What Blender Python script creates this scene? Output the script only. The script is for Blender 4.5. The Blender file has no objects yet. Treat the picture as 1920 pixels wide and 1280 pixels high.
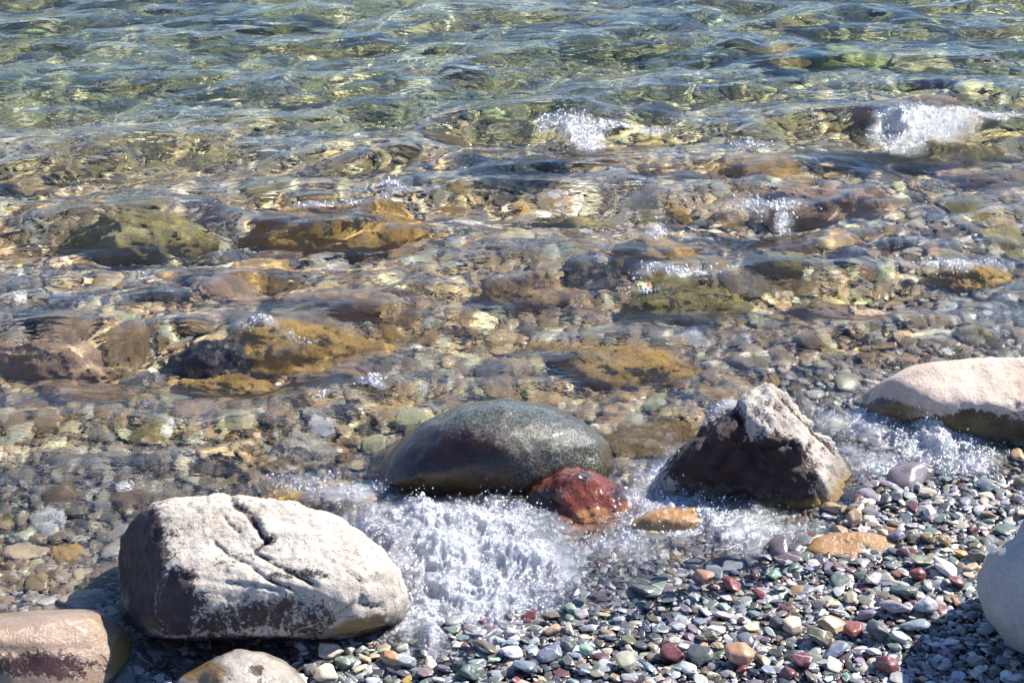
import bpy, bmesh, math, random
import numpy as np
from mathutils import Vector

# ------------------------------------------------------------------ camera, world, sun, exposure
S = bpy.context.scene
COL = S.collection
R = math.radians
CAM_H, PITCH, FOC = 2.6, 27.0, 70.0
cd = bpy.data.cameras.new('camera'); cd.lens = FOC; cd.sensor_width = 36; cd.clip_end = 2000; cd.clip_start = 0.05
cam = bpy.data.objects.new('camera', cd); COL.objects.link(cam)
cam.location = (0, 0, CAM_H); cam.rotation_euler = (R(90 - PITCH), 0, 0)
S.camera = cam
SUN_DIR = np.array([0.64, 0.34, 0.69]); SUN_DIR /= np.linalg.norm(SUN_DIR)
W = bpy.data.worlds.new('World'); S.world = W; W.use_nodes = True
nt = W.node_tree; bg = nt.nodes['Background']
sky = nt.nodes.new('ShaderNodeTexSky'); sky.sky_type = 'NISHITA'; sky.sun_disc = False
sky.sun_elevation = math.asin(SUN_DIR[2]); sky.sun_rotation = math.atan2(SUN_DIR[0], SUN_DIR[1])
sky.altitude = 1500; sky.air_density = 1.0; sky.dust_density = 0.15; sky.ozone_density = 3.0
tint = nt.nodes.new('ShaderNodeMix'); tint.data_type = 'RGBA'; tint.blend_type = 'MULTIPLY'; tint.inputs[0].default_value = 1; tint.inputs[7].default_value = (.90, .96, 1.12, 1)
nt.links.new(sky.outputs[0], tint.inputs[6]); nt.links.new(tint.outputs[2], bg.inputs[0]); bg.inputs[1].default_value = 0.095
sl = bpy.data.lights.new('sun', 'SUN'); sl.energy = 5.0; sl.angle = R(0.5); sl.color = (1.0, 0.94, 0.84)
sun = bpy.data.objects.new('sun', sl); COL.objects.link(sun)
sun.rotation_euler = Vector(SUN_DIR).to_track_quat('Z', 'Y').to_euler()
sl.cycles.is_caustics_light = True
V = S.view_settings; V.view_transform = 'Standard'; V.look = 'None'; V.gamma = 1; V.exposure = 1.0
V.use_curve_mapping = False
cy = S.cycles
cy.max_bounces = 12; cy.diffuse_bounces = 3; cy.glossy_bounces = 4; cy.transmission_bounces = 8
cy.transparent_max_bounces = 12; cy.sample_clamp_indirect = 6.0; cy.sample_clamp_direct = 0.0
cy.use_denoising = True
cy.caustics_refractive = True; cy.caustics_reflective = False; cy.blur_glossy = 0.3

# ------------------------------------------------------------------ pixel <-> world (1920 x 1280 frame)
FPX = FOC / 36 * 1920
_p = R(PITCH)
FW = np.array([0, math.cos(_p), -math.sin(_p)]); UP = np.array([0, math.sin(_p), math.cos(_p)])
EYE = np.array([0, 0, CAM_H])
def ray(px, py):
    px = np.asarray(px, float); py = np.asarray(py, float)
    d = FW + np.multiply.outer((px - 960) / FPX, np.array([1., 0, 0])) + np.multiply.outer((640 - py) / FPX, UP)
    return d / np.linalg.norm(d, axis=-1, keepdims=True)
def at_z(px, py, z=0.0):
    d = ray(px, py); t = (z - CAM_H) / d[..., 2]
    return EYE + d * t[..., None] if d.ndim > 1 else EYE + d * t
def at_y(px, py, y):
    d = ray(px, py); return EYE + d * (y / d[1])
def proj(P):
    q = P - EYE; w = q @ FW
    return 960 + FPX * q[..., 0] / w, 640 - FPX * (q @ UP) / w
def under(px, py, z):                                   # where a line of sight bent by the water meets depth z
    p = at_z(px, py, 0.0)
    if z >= 0: return at_z(px, py, z)
    d = ray(px, py); h = d[:2] / np.linalg.norm(d[:2]); s = math.hypot(d[0], d[1]) / 1.333
    k = -z * s / math.sqrt(1 - s * s)
    return np.array([p[0] + h[0] * k, p[1] + h[1] * k, z])

# ------------------------------------------------------------------ noise
def _hash(ix, iy, iz, seed):
    n = (ix.astype(np.int64) * 374761393 + iy.astype(np.int64) * 668265263 + iz.astype(np.int64) * 2147483647 + seed * 974634777) & 0xffffffff
    n = ((n ^ (n >> 13)) * 1274126177) & 0xffffffff
    n = ((n ^ (n >> 16)) * 2246822519) & 0xffffffff
    return n ^ (n >> 15)
def perlin(P, seed=0):
    P = np.asarray(P, float)
    i = np.floor(P).astype(np.int64); f = P - i
    u = f * f * f * (f * (f * 6 - 15) + 10)
    out = 0
    for dx in (0, 1):
        for dy in (0, 1):
            for dz in (0, 1):
                h = _hash(i[:, 0] + dx, i[:, 1] + dy, i[:, 2] + dz, seed)
                gx = (h & 1023) / 511.5 - 1; gy = ((h >> 10) & 1023) / 511.5 - 1; gz_ = ((h >> 20) & 1023) / 511.5 - 1
                dot = gx * (f[:, 0] - dx) + gy * (f[:, 1] - dy) + gz_ * (f[:, 2] - dz)
                w = (u[:, 0] if dx else 1 - u[:, 0]) * (u[:, 1] if dy else 1 - u[:, 1]) * (u[:, 2] if dz else 1 - u[:, 2])
                out = out + dot * w
    return out
def fbm(P, octv=4, seed=0, gain=0.5, ridged=False):
    a, s, o = 1.0, 0, 0
    for k in range(octv):
        n = perlin(P * 2.03 ** k, seed + k * 7)
        if ridged: n = 0.5 - np.abs(n) * 1.6
        s = s + a * n; a *= gain
    return s
def sst(a, b, x):
    t = np.clip((x - a) / (b - a), 0, 1); return t * t * (3 - 2 * t)
def P2(x, y, s, z=0.0): return np.stack([x * s, y * s, np.full_like(x, z)], 1)

# ------------------------------------------------------------------ terrain and water heights
_sh = [(-400, 1440), (0, 1370), (350, 1320), (600, 1240), (760, 1225), (900, 1200), (1040, 1180), (1200, 1155), (1300, 1115), (1400, 1085), (1500, 1050), (1580, 995), (1660, 935), (1840, 860), (1960, 835), (2400, 800)]
_sp = np.array([at_z(a, b) for a, b in _sh])
def shore(x): 
    y = np.interp(x, _sp[:, 0], _sp[:, 1])
    y = np.where(x < _sp[0, 0], _sp[0, 1] + (x - _sp[0, 0]) * 0.25, y)
    return np.where(x > _sp[-1, 0], _sp[-1, 1] + (x - _sp[-1, 0]) * 0.25, y)
def gz(x, y):
    x = np.asarray(x, float); y = np.asarray(y, float)
    d = (y - shore(x)) * 0.93
    wet = -(0.10 * np.minimum(d, 60)) - 0.006 * np.minimum(d, 60) ** 2
    dry = -d * 0.075
    dry = np.where(dry > 0.35, 0.35 + (dry - 0.35) * 0.4, dry)
    return np.where(d > 0, wet, dry)

def ell(cx, cy, rx, ry, st=1.0, rot=0.0): return (cx, cy, rx, ry, st, rot)
# where the water runs white, as places on the water
FOAM = [ell(800, 990, 120, 45), ell(850, 1060, 160, 70), ell(930, 1000, 110, 50), ell(880, 1120, 130, 60, 1), ell(800, 1150, 60, 60), ell(810, 1195, 34, 34, .9),
        ell(980, 1060, 90, 60), ell(640, 930, 70, 28, .55), ell(560, 900, 90, 30, .35), ell(950, 892, 90, 26, .75), ell(1040, 915, 60, 22, .5),
        ell(1230, 905, 50, 30, .5), ell(1260, 965, 70, 35, .5), ell(1330, 975, 110, 35, .75), ell(1420, 1000, 110, 35, .6), ell(1150, 1020, 90, 35, .5),
        ell(1640, 800, 70, 30, .6), ell(1760, 840, 90, 38, .9), ell(1800, 865, 60, 30, .8), ell(1650, 870, 90, 26, .45), ell(1560, 790, 40, 30, .3),
        ell(1075, 245, 50, 22, .8), ell(1720, 245, 75, 20, .75), ell(1340, 800, 40, 40, .35), ell(1270, 900, 40, 40, .5),
        ell(485, 626, 34, 10, .75), ell(695, 728, 30, 7, .7), ell(605, 748, 30, 6, .3), ell(1440, 388, 60, 8, .45), ell(1468, 408, 18, 14, .6), ell(735, 360, 22, 14, .4)]
def _blob(c):
    p = at_z(c[0], c[1]); q = at_z(c[0] + c[2], c[1]); r = at_z(c[0], c[1] - c[3])
    return p[0], p[1], abs(q[0] - p[0]), abs(r[1] - p[1]), c[4]
_fb = [_blob(c) for c in FOAM]
def foam_at(x, y):
    f = np.zeros_like(x)
    for (a, b, rx, ry, s) in _fb:
        d = ((x - a) / rx) ** 2 + ((y - b) / ry) ** 2
        f = np.maximum(f, s * np.exp(-d * 0.9))
    return f
rng = np.random.default_rng(5)
_N = 90
_lam = np.exp(rng.uniform(np.log(0.05), np.log(0.95), _N)); _dir = R(-78) + rng.normal(0, 1, _N) * np.where(_lam > 0.3, 0.35, 0.6)
_ph = rng.uniform(0, 6.28, _N); _sl = 0.235 * np.sqrt(2 / _N) * np.where(_lam < 0.12, 0.8, 1.1)
# water humped over rocks that nearly break the surface: (px, py, radius px, height m)
HUMP = [(1060, 240, 70, .035), (1740, 240, 110, .035), (660, 365, 150, .03), (1250, 520, 110, .03), (1430, 300, 90, .02), (1810, 490, 90, .025), (430, 625, 110, .03),
        (1160, 630, 120, .03), (1230, 425, 90, .02), (1540, 350, 150, .015), (1060, 370, 60, .012), (1260, 900, 70, .03), (1700, 810, 110, .03), (850, 1050, 150, .035), (1330, 780, 60, .02), (1120, 930, 90, .025)]
_hb = [_blob((a, b, r, r * 0.42, h)) for a, b, r, h in HUMP]
def water_h(x, y, fine=True):
    wx = x + 0.10 * perlin(P2(x, y, 1.6), 11) + 0.03 * perlin(P2(x, y, 6.0), 12); wy = y + 0.10 * perlin(P2(x, y, 1.6, 5.5), 13) + 0.03 * perlin(P2(x, y, 6.0), 14)
    near = np.exp(-(np.maximum(np.abs(x) - 3.2, 0) / 1.0) ** 2) * np.exp(-(np.maximum(np.abs(y - 6) - 3.8, 0) / 1.5) ** 2)
    depth = np.clip(-gz(x, y), 0, 1)
    h = 0
    for l, d, p, s in zip(_lam, _dir, _ph, _sl):
        k = 2 * math.pi / l
        a = s / k
        if l < 0.3: a = a * near * ((.25 + .75 * np.exp(-(depth / .15) ** 1.5)) if l < .1 else ((.5 + .5 * np.exp(-(depth / .25) ** 1.5)) if l < .2 else .95))
        ph = k * (wx * math.cos(d) + wy * math.sin(d)) + p
        h = h + a * (np.sin(ph) + 0.18 * np.sin(2 * ph + 0.6))
    mod = 0.75 + 1.1 * perlin(P2(x, y, 0.9, 3.3), 21)
    h = h * np.clip(mod, 0.35, 1.5)
    depth = np.clip(-gz(x, y), 0, 1)
    h = h * (0.42 + 0.58 * sst(0.0, 0.14, depth))
    for (a, b, rx, ry, hh) in _hb:
        d = ((x - a) / rx) ** 2 + ((y - b) / ry) ** 2
        h = h + .55 * hh * np.exp(-d) - hh * 0.3 * np.exp(-(((x - a) / rx) ** 2 * .8 + ((y - b + 1.5 * ry) / (ry * .8)) ** 2))
    f = foam_at(x, y)
    f = f * np.clip(.95 + .9 * perlin(P2(x, y, 9, 2.2), 91), .45, 1.25)
    lump = fbm(P2(x, y, 8), 3, 31) * 0.06 + fbm(P2(x, y, 28), 3, 41, .6, True) * 0.02
    h = h + f * (0.012 + lump)
    return h, f

# ------------------------------------------------------------------ material helpers
def newmat(name):
    m = bpy.data.materials.new(name); m.use_nodes = True; t = m.node_tree; t.nodes.clear(); return m, t
class NB:
    def __init__(s, t): s.t = t
    def n(s, typ, ins=None, **kw):
        o = s.t.nodes.new(typ)
        for k, v in kw.items(): setattr(o, k, v)
        for k, v in (ins or {}).items():
            if isinstance(v, bpy.types.NodeSocket): s.t.links.new(v, o.inputs[k])
            else: o.inputs[k].default_value = v
        return o
    def noise(s, vec, scale, detail=4, rough=.55, dist=0.0):
        return s.n('ShaderNodeTexNoise', {'Vector': vec, 'Scale': scale, 'Detail': detail, 'Roughness': rough, 'Distortion': dist}).outputs['Fac']
    def math(s, op, a, b=0.0, c=0.0, clamp=False):
        return s.n('ShaderNodeMath', {0: a, 1: b, 2: c}, operation=op, use_clamp=clamp).outputs[0]
    def rng(s, v, a, b, c=0.0, d=1.0, smooth=True):
        return s.n('ShaderNodeMapRange', {0: v, 1: a, 2: b, 3: c, 4: d}, interpolation_type='SMOOTHSTEP' if smooth else 'LINEAR', clamp=True).outputs[0]
    def mix(s, f, a, b, mode='MIX'):
        o = s.t.nodes.new('ShaderNodeMix'); o.data_type = 'RGBA'; o.blend_type = mode
        for i, v in ((0, f), (6, a), (7, b)):
            if isinstance(v, bpy.types.NodeSocket): s.t.links.new(v, o.inputs[i])
            else: o.inputs[i].default_value = v if i == 0 else (*v[:3], 1)
        return o.outputs[2]
    def attr(s, name, typ='GEOMETRY', out='Fac'):
        return s.n('ShaderNodeAttribute', attribute_name=name, attribute_type=typ).outputs[out]
    def bump(s, h, st, dist, normal=None):
        i = {'Height': h, 'Strength': st, 'Distance': dist}
        if normal: i['Normal'] = normal
        return s.n('ShaderNodeBump', i).outputs[0]
    def stretch(s, vec, sc):
        return s.n('ShaderNodeMapping', {0: vec, 3: sc}).outputs[0]
    def out(s, sh, vol=None):
        o = s.t.nodes.new('ShaderNodeOutputMaterial'); s.t.links.new(sh, o.inputs[0])
        if vol: s.t.links.new(vol, o.inputs[1])

def rock_mat(name, c1, c2, stain_shade, ochre, wet_z=0.05, wet_w=0.04, rough=.75, wet_rough=.18, speck=0.0, speck_col=(.05, .05, .05), nscale=6, bump=.6, stain_sharp=.10, stain_scale=18, lines=0.0, alg_z=None):
    m, t = newmat(name); b = NB(t)
    pos = b.n('ShaderNodeNewGeometry').outputs['Position']
    big = b.noise(pos, nscale, 5, .6, .4)
    col = b.mix(b.rng(big, .35, .68), c1, c2)
    fine = b.noise(pos, 90, 5, .7)
    col = b.mix(b.rng(fine, .3, .75, 0, .4), col, tuple(x * .45 for x in c1))
    pit = b.noise(b.stretch(pos, (1, 1, 1.8)), 55, 9, .78, .6)
    col = b.mix(b.math('MULTIPLY', b.rng(pit, .60, .68), b.rng(big, .4, .6, .25, .8)), col, tuple(x * 1.8 for x in stain_shade))
    if speck:
        sp = b.n('ShaderNodeTexVoronoi', {'Vector': pos, 'Scale': 230.0}, feature='F1').outputs['Color']
        col = b.mix(b.math('MULTIPLY', b.rng(b.n('ShaderNodeSeparateColor', {0: sp}).outputs[0], .55, .7), speck), col, speck_col)
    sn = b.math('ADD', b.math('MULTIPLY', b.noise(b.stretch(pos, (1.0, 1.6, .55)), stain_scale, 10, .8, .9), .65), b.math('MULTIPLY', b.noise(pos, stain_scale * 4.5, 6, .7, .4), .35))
    m1 = b.attr('m_stain_shade'); m2 = b.attr('m_ochre')
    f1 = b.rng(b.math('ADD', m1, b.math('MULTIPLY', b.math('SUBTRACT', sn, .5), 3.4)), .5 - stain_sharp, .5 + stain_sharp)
    stn = b.mix(b.rng(b.noise(pos, 25, 4), .35, .7), stain_shade, tuple(min(1, x * 1.9 + .004) for x in stain_shade))  # tone of the stains, lowered to deepen faces that lie in shade
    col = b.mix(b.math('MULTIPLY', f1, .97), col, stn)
    if lines:
        ln = b.noise(b.stretch(pos, (1, 3, 1)), 7, 6, .6, 1.5)
        lf = b.rng(b.math('ABSOLUTE', b.math('SUBTRACT', ln, .5)), .0, .012, 1, 0)
        col = b.mix(b.math('MULTIPLY', lf, lines), col, stain_shade)
    f2 = b.rng(b.math('ADD', m2, b.math('MULTIPLY', b.math('SUBTRACT', b.noise(pos, 12, 5), .5), 1.4)), .3, .75)
    col = b.mix(b.math('MULTIPLY', f2, .85), col, ochre)
    z = b.n('ShaderNodeSeparateXYZ', {0: pos}).outputs[2]
    zz = b.math('ADD', z, b.math('MULTIPLY', b.math('SUBTRACT', b.noise(pos, 9, 5), .5), .09))
    wet = b.rng(zz, wet_z, wet_z + wet_w, 1, 0)
    az = min(wet_z, .03) if alg_z is None else alg_z
    alg = b.rng(zz, az - .04, az, 1, 0)
    col = b.mix(b.math('MULTIPLY', alg, .7), col, ochre)
    col = b.mix(b.math('MULTIPLY', wet, .55), col, tuple(x * .5 for x in (1, .92, .8)), 'MULTIPLY')
    rg = b.mix(wet, (rough,) * 3, (wet_rough,) * 3)
    hb = b.math('ADD', b.noise(pos, 45, 8, .7), b.math('MULTIPLY', b.noise(pos, 160, 4, .6), .4))
    nrm = b.bump(hb, bump, .012)
    nrm = b.bump(f1, .25, .004, nrm)
    pb = b.n('ShaderNodeBsdfPrincipled', {'Base Color': col, 'Roughness': rg, 'Normal': nrm, 'Specular IOR Level': .35, 'Coat Weight': b.math('MULTIPLY', wet, .4), 'Coat Roughness': .08})
    b.out(pb.outputs[0]); return m

# palette for stones
PAL = {'blue grey': (.21, .25, .31), 'pale grey': (.42, .44, .46), 'dark slate': (.055, .065, .08), 'grey green': (.17, .23, .19), 'cream': (.60, .54, .40), 'tan': (.44, .33, .20),
       'maroon': (.17, .055, .07), 'brick red': (.25, .075, .065), 'white': (.72, .71, .68), 'mauve grey': (.26, .21, .26), 'orange': (.44, .26, .15), 'olive brown': (.17, .15, .10), 'ochre': (.48, .31, .10), 'mint green': (.30, .42, .34), 'charcoal': (.10, .105, .11)}
WT = {'blue grey': 17, 'pale grey': 17, 'dark slate': 9, 'grey green': 11, 'cream': 11, 'tan': 6, 'maroon': 4, 'brick red': 1.6, 'white': 7, 'mauve grey': 15, 'orange': 1.3, 'olive brown': 8, 'ochre': 1.5, 'mint green': 2, 'charcoal': 8}
def pebble_mat(name, inst):
    m, t = newmat(name); b = NB(t)
    if inst: base = b.attr('pcol', 'INSTANCER', 'Color')
    else: base = b.n('ShaderNodeObjectInfo').outputs['Color']
    rnd = b.n('ShaderNodeObjectInfo').outputs['Random']
    pos = b.n('ShaderNodeNewGeometry').outputs['Position']
    n1 = b.noise(pos, 28, 5, .65, .6); n2 = b.noise(pos, 210, 3, .6)
    col = b.mix(b.rng(n1, .3, .7), base, b.mix(1.0, base, (.62, .60, .58), 'MULTIPLY'))
    col = b.mix(b.rng(n2, .5, .75, 0, .35), col, b.mix(.5, base, (.7, .68, .62)))
    w = b.n('ShaderNodeTexWave', {'Vector': pos, 'Scale': 14.0, 'Distortion': 9.0, 'Detail': 3.0}, wave_type='BANDS', bands_direction='DIAGONAL').outputs['Fac']
    vein = b.math('MULTIPLY', b.rng(w, .93, .99), b.rng(rnd, .7, .72, 0, .55))
    col = b.mix(vein, col, (.7, .69, .66))
    z = b.n('ShaderNodeSeparateXYZ', {0: pos}).outputs[2]
    wet = b.rng(b.math('ADD', z, b.math('MULTIPLY', b.math('SUBTRACT', b.noise(pos, 3, 3), .5), .05)), .02, .075, 1, .45)
    col = b.mix(b.math('MULTIPLY', wet, .35), col, (.5, .48, .46), 'MULTIPLY')
    rg = b.mix(wet, (.62,) * 3, (.27,) * 3)
    nrm = b.bump(b.noise(pos, 120, 5, .65), .35, .003)
    pb = b.n('ShaderNodeBsdfPrincipled', {'Base Color': col, 'Roughness': rg, 'Normal': nrm})
    b.out(pb.outputs[0]); return m
MP, MPI = pebble_mat('pebble_stone', False), pebble_mat('gravel_stone', True)

def sub_mat(inst=False):
    m, t = newmat('submerged_stone'); b = NB(t)
    base = b.attr('pcol', 'INSTANCER', 'Color') if inst else b.n('ShaderNodeObjectInfo').outputs['Color']
    pos = b.n('ShaderNodeNewGeometry').outputs['Position']
    col = b.mix(b.rng(b.noise(pos, 9, 6, .7, .6), .38, .62), base, b.mix(1.0, base, (.68, .65, .60), 'MULTIPLY'))
    col = b.mix(b.rng(b.noise(pos, 30, 5, .7), .50, .66, 0, .7), col, (.62, .52, .38))
    col = b.mix(b.rng(b.noise(b.stretch(pos, (1, 1, 3)), 55, 6, .75), .54, .68, 0, .6), col, b.mix(1.0, base, (.18, .15, .12), 'MULTIPLY'))
    nrm = b.bump(b.noise(pos, 38, 8, .75), 1.0, .022)
    b.out(b.n('ShaderNodeBsdfPrincipled', {'Base Color': col, 'Roughness': .5, 'Normal': nrm}).outputs[0]); return m
MSUB, MSUBI = sub_mat(), sub_mat(True)

def bed_mat():
    m, t = newmat('seabed_grit'); b = NB(t)
    pos = b.n('ShaderNodeNewGeometry').outputs['Position']
    v = b.n('ShaderNodeTexVoronoi', {'Vector': pos, 'Scale': 75.0}, feature='F1')
    c = b.n('ShaderNodeSeparateColor', {0: v.outputs['Color']})
    r = b.n('ShaderNodeValToRGB', {0: c.outputs[0]}); cr = r.color_ramp; cr.interpolation = 'CONSTANT'
    cols = [(.06, .065, .07), (.15, .14, .13), (.22, .24, .25), (.13, .16, .13), (.30, .24, .16), (.14, .06, .06), (.38, .36, .32), (.1, .11, .13)]
    for i, cc in enumerate(cols):
        e = cr.elements[i] if i < 2 else cr.elements.new(i / 8)
        e.position = i / 8; e.color = (*cc, 1)
    col = b.mix(b.rng(v.outputs['Distance'], .3, .8, 0, .8), r.outputs[0], (.04, .038, .035))
    col = b.mix(b.rng(b.noise(pos, 2.2, 5, .6), .45, .65, 0, .5), col, (.16, .125, .07))
    hh = b.math('SUBTRACT', 1.0, v.outputs['Distance'])
    nrm = b.bump(hh, .9, .006)
    b.out(b.n('ShaderNodeBsdfPrincipled', {'Base Color': col, 'Roughness': .35, 'Normal': nrm}).outputs[0]); return m

def water_mat():
    m, t = newmat('lake_water'); b = NB(t)
    pos = b.n('ShaderNodeNewGeometry').outputs['Position']
    sp = b.stretch(pos, (0.8, 1.35, 1.0)); dp = b.attr('deep')
    n0 = b.noise(sp, 4.5, 2, .5, .8); n1 = b.noise(sp, 13, 3, .55, .9); n2 = b.noise(sp, 36, 2, .55, .7)
    calm = b.rng(b.noise(pos, 1.3, 3), .3, .7, .45, 1.15)
    n3 = b.noise(sp, 120, 2, .6, .3)
    hh = b.math('ADD', b.math('ADD', b.math('MULTIPLY', b.math('MULTIPLY', n0, dp), 1.5), b.math('MULTIPLY', n3, b.math('MULTIPLY_ADD', dp, -.05, .05))), b.math('ADD', b.math('MULTIPLY', n1, b.math('MULTIPLY_ADD', dp, -.04, .28)), b.math('MULTIPLY', n2, b.math('MULTIPLY_ADD', dp, -.23, .27))))
    nrm = b.bump(hh, calm, .017)
    glass = b.n('ShaderNodeBsdfGlass', {'Color': (1, 1, 1, 1), 'Roughness': 0.0, 'IOR': 1.333, 'Normal': nrm})
    f = b.attr('foam')
    a = b.noise(pos, 16, 6, .7, 1.2); c = b.noise(pos, 85, 5, .7, .5)
    vo = b.n('ShaderNodeTexVoronoi', {'Vector': b.n('ShaderNodeVectorMath', {0: pos, 1: b.n('ShaderNodeVectorMath', {0: b.n('ShaderNodeTexNoise', {'Vector': pos, 'Scale': 30.0}).outputs['Color'], 1: (.03, .03, .03)}, operation='MULTIPLY').outputs[0]}, operation='ADD').outputs[0], 'Scale': 70.0}, feature='DISTANCE_TO_EDGE').outputs['Distance']
    lace = b.rng(vo, .02, .16, .26, -.10)
    k = b.math('ADD', b.math('MULTIPLY', b.math('SUBTRACT', a, .5), 1.5), b.math('ADD', b.math('MULTIPLY', b.math('SUBTRACT', c, .5), 1.5), lace))
    fac = b.rng(b.math('ADD', b.math('MULTIPLY', f, .95), b.math('MULTIPLY', k, b.rng(f, .03, .3, 0, .85))), .45, 1.0, 0, .95)
    fn = b.bump(b.math('ADD', c, a), 1.0, .02)
    white = b.n('ShaderNodeBsdfPrincipled', {'Base Color': (.90, .93, .97, 1), 'Roughness': .22, 'Normal': fn, 'Transmission Weight': .25, 'IOR': 1.2})
    tr = b.n('ShaderNodeBsdfTranslucent', {'Color': (.85, .9, .96, 1)})
    fo = b.n('ShaderNodeMixShader', {0: .35, 1: white.outputs[0], 2: tr.outputs[0]})
    mx = b.n('ShaderNodeMixShader', {0: fac, 1: glass.outputs[0], 2: fo.outputs[0]})
    b.out(mx.outputs[0]); return m
def drop_mat():
    m, t = newmat('spray_drop'); b = NB(t)
    p = b.n('ShaderNodeBsdfPrincipled', {'Base Color': (.96, .97, .99, 1), 'Roughness': .12, 'Transmission Weight': .15, 'IOR': 1.33, 'Specular IOR Level': .8})
    b.out(p.outputs[0]); return m

# ------------------------------------------------------------------ object helpers
def tag(o, label=None, cat=None, group=None, kind=None):
    for k, v in (('label', label), ('category', cat), ('group', group), ('kind', kind)):
        if v: o[k] = v
    return o
def mesh_from(name, verts, faces, mat, attrs=None, smooth=True):
    me = bpy.data.meshes.new(name)
    verts = np.asarray(verts, np.float32); faces = np.asarray(faces, np.int32)
    nv, nf, k = len(verts), len(faces), faces.shape[1]
    me.vertices.add(nv); me.vertices.foreach_set('co', verts.ravel())
    me.loops.add(nf * k); me.loops.foreach_set('vertex_index', faces.ravel())
    me.polygons.add(nf); me.polygons.foreach_set('loop_start', np.arange(0, nf * k, k, dtype=np.int32))
    me.polygons.foreach_set('use_smooth', np.full(nf, smooth))
    for an, av in (attrs or {}).items():
        a = me.attributes.new(an, 'FLOAT', 'POINT'); a.data.foreach_set('value', np.asarray(av, np.float32))
    me.update(calc_edges=True); me.validate()
    if mat: me.materials.append(mat)
    return me
def link(name, me):
    o = bpy.data.objects.new(name, me); COL.objects.link(o); o.cycles.is_caustics_receiver = True; return o
_ico = {}
def ico(n):
    if n not in _ico:
        bm = bmesh.new(); bmesh.ops.create_icosphere(bm, subdivisions=n, radius=1)
        v = np.array([x.co[:] for x in bm.verts]); f = np.array([[q.index for q in x.verts] for x in bm.faces]); bm.free()
        v /= np.linalg.norm(v, axis=1, keepdims=True); _ico[n] = (v, f)
    return _ico[n]
def softplanes(D, planes, p):
    s = np.zeros(len(D))
    for n, off in planes:
        n = np.asarray(n, float); n = n / np.linalg.norm(n)
        s += np.where(D @ n > 0, np.maximum(D @ n, 0) / off, 0) ** p
    return s

# ------------------------------------------------------------------ the ground and the water
def axis(lo, hi, step_lo, step_hi, far, n_out=26):
    a = [lo]
    while a[-1] < hi: a.append(a[-1] + step_lo + (step_hi - step_lo) * (a[-1] - lo) / (hi - lo))
    a = np.array(a); w0 = np.geomspace(.02, far, n_out)
    return np.concatenate([(lo - w0)[::-1], a, a[-1] + w0])
def grid(xs, ys):
    X, Y = np.meshgrid(xs, ys); nx, ny = len(xs), len(ys)
    i = np.arange(nx * ny).reshape(ny, nx)
    F = np.stack([i[:-1, :-1], i[:-1, 1:], i[1:, 1:], i[1:, :-1]], -1).reshape(-1, 4)
    return X.ravel(), Y.ravel(), F
x, y, F = grid(axis(-2.6, 2.6, .016, .016, 400), axis(2.9, 9.6, .014, .022, 400))
z = gz(x, y) + np.exp(-((np.abs(y - 6) / 6) ** 4)) * (0.02 * perlin(P2(x, y, 2.2), 3) + .008 * perlin(P2(x, y, 11), 4))
ground = link('seabed_and_beach_ground', mesh_from('seabed_and_beach_ground', np.stack([x, y, z - .012], 1), F, bed_mat())); tag(ground, kind='structure')
def gsurf(x, y):
    x = np.atleast_1d(np.asarray(x, float)); y = np.atleast_1d(np.asarray(y, float))
    return gz(x, y) + 0.02 * perlin(P2(x, y, 2.2), 3) + .008 * perlin(P2(x, y, 11), 4)
x, y, F = grid(axis(-2.5, 2.5, .0072, .0072, 400), axis(3.2, 9.4, .0065, .016, 400))
keep = y > shore(x) - 1.2
h, f = water_h(x, y)
fm = keep[F].all(1); F = F[fm]; used = np.unique(F); mp = np.full(len(x), -1); mp[used] = np.arange(len(used))
water = link('lake_water', mesh_from('lake_water', np.stack([x, y, h], 1)[used], mp[F], water_mat(), {'foam': f[used], 'deep': sst(.05, .30, -gz(x, y))[used]})); tag(water, kind='structure')
water.cycles.is_caustics_caster = True; water.cycles.is_caustics_receiver = False

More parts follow.
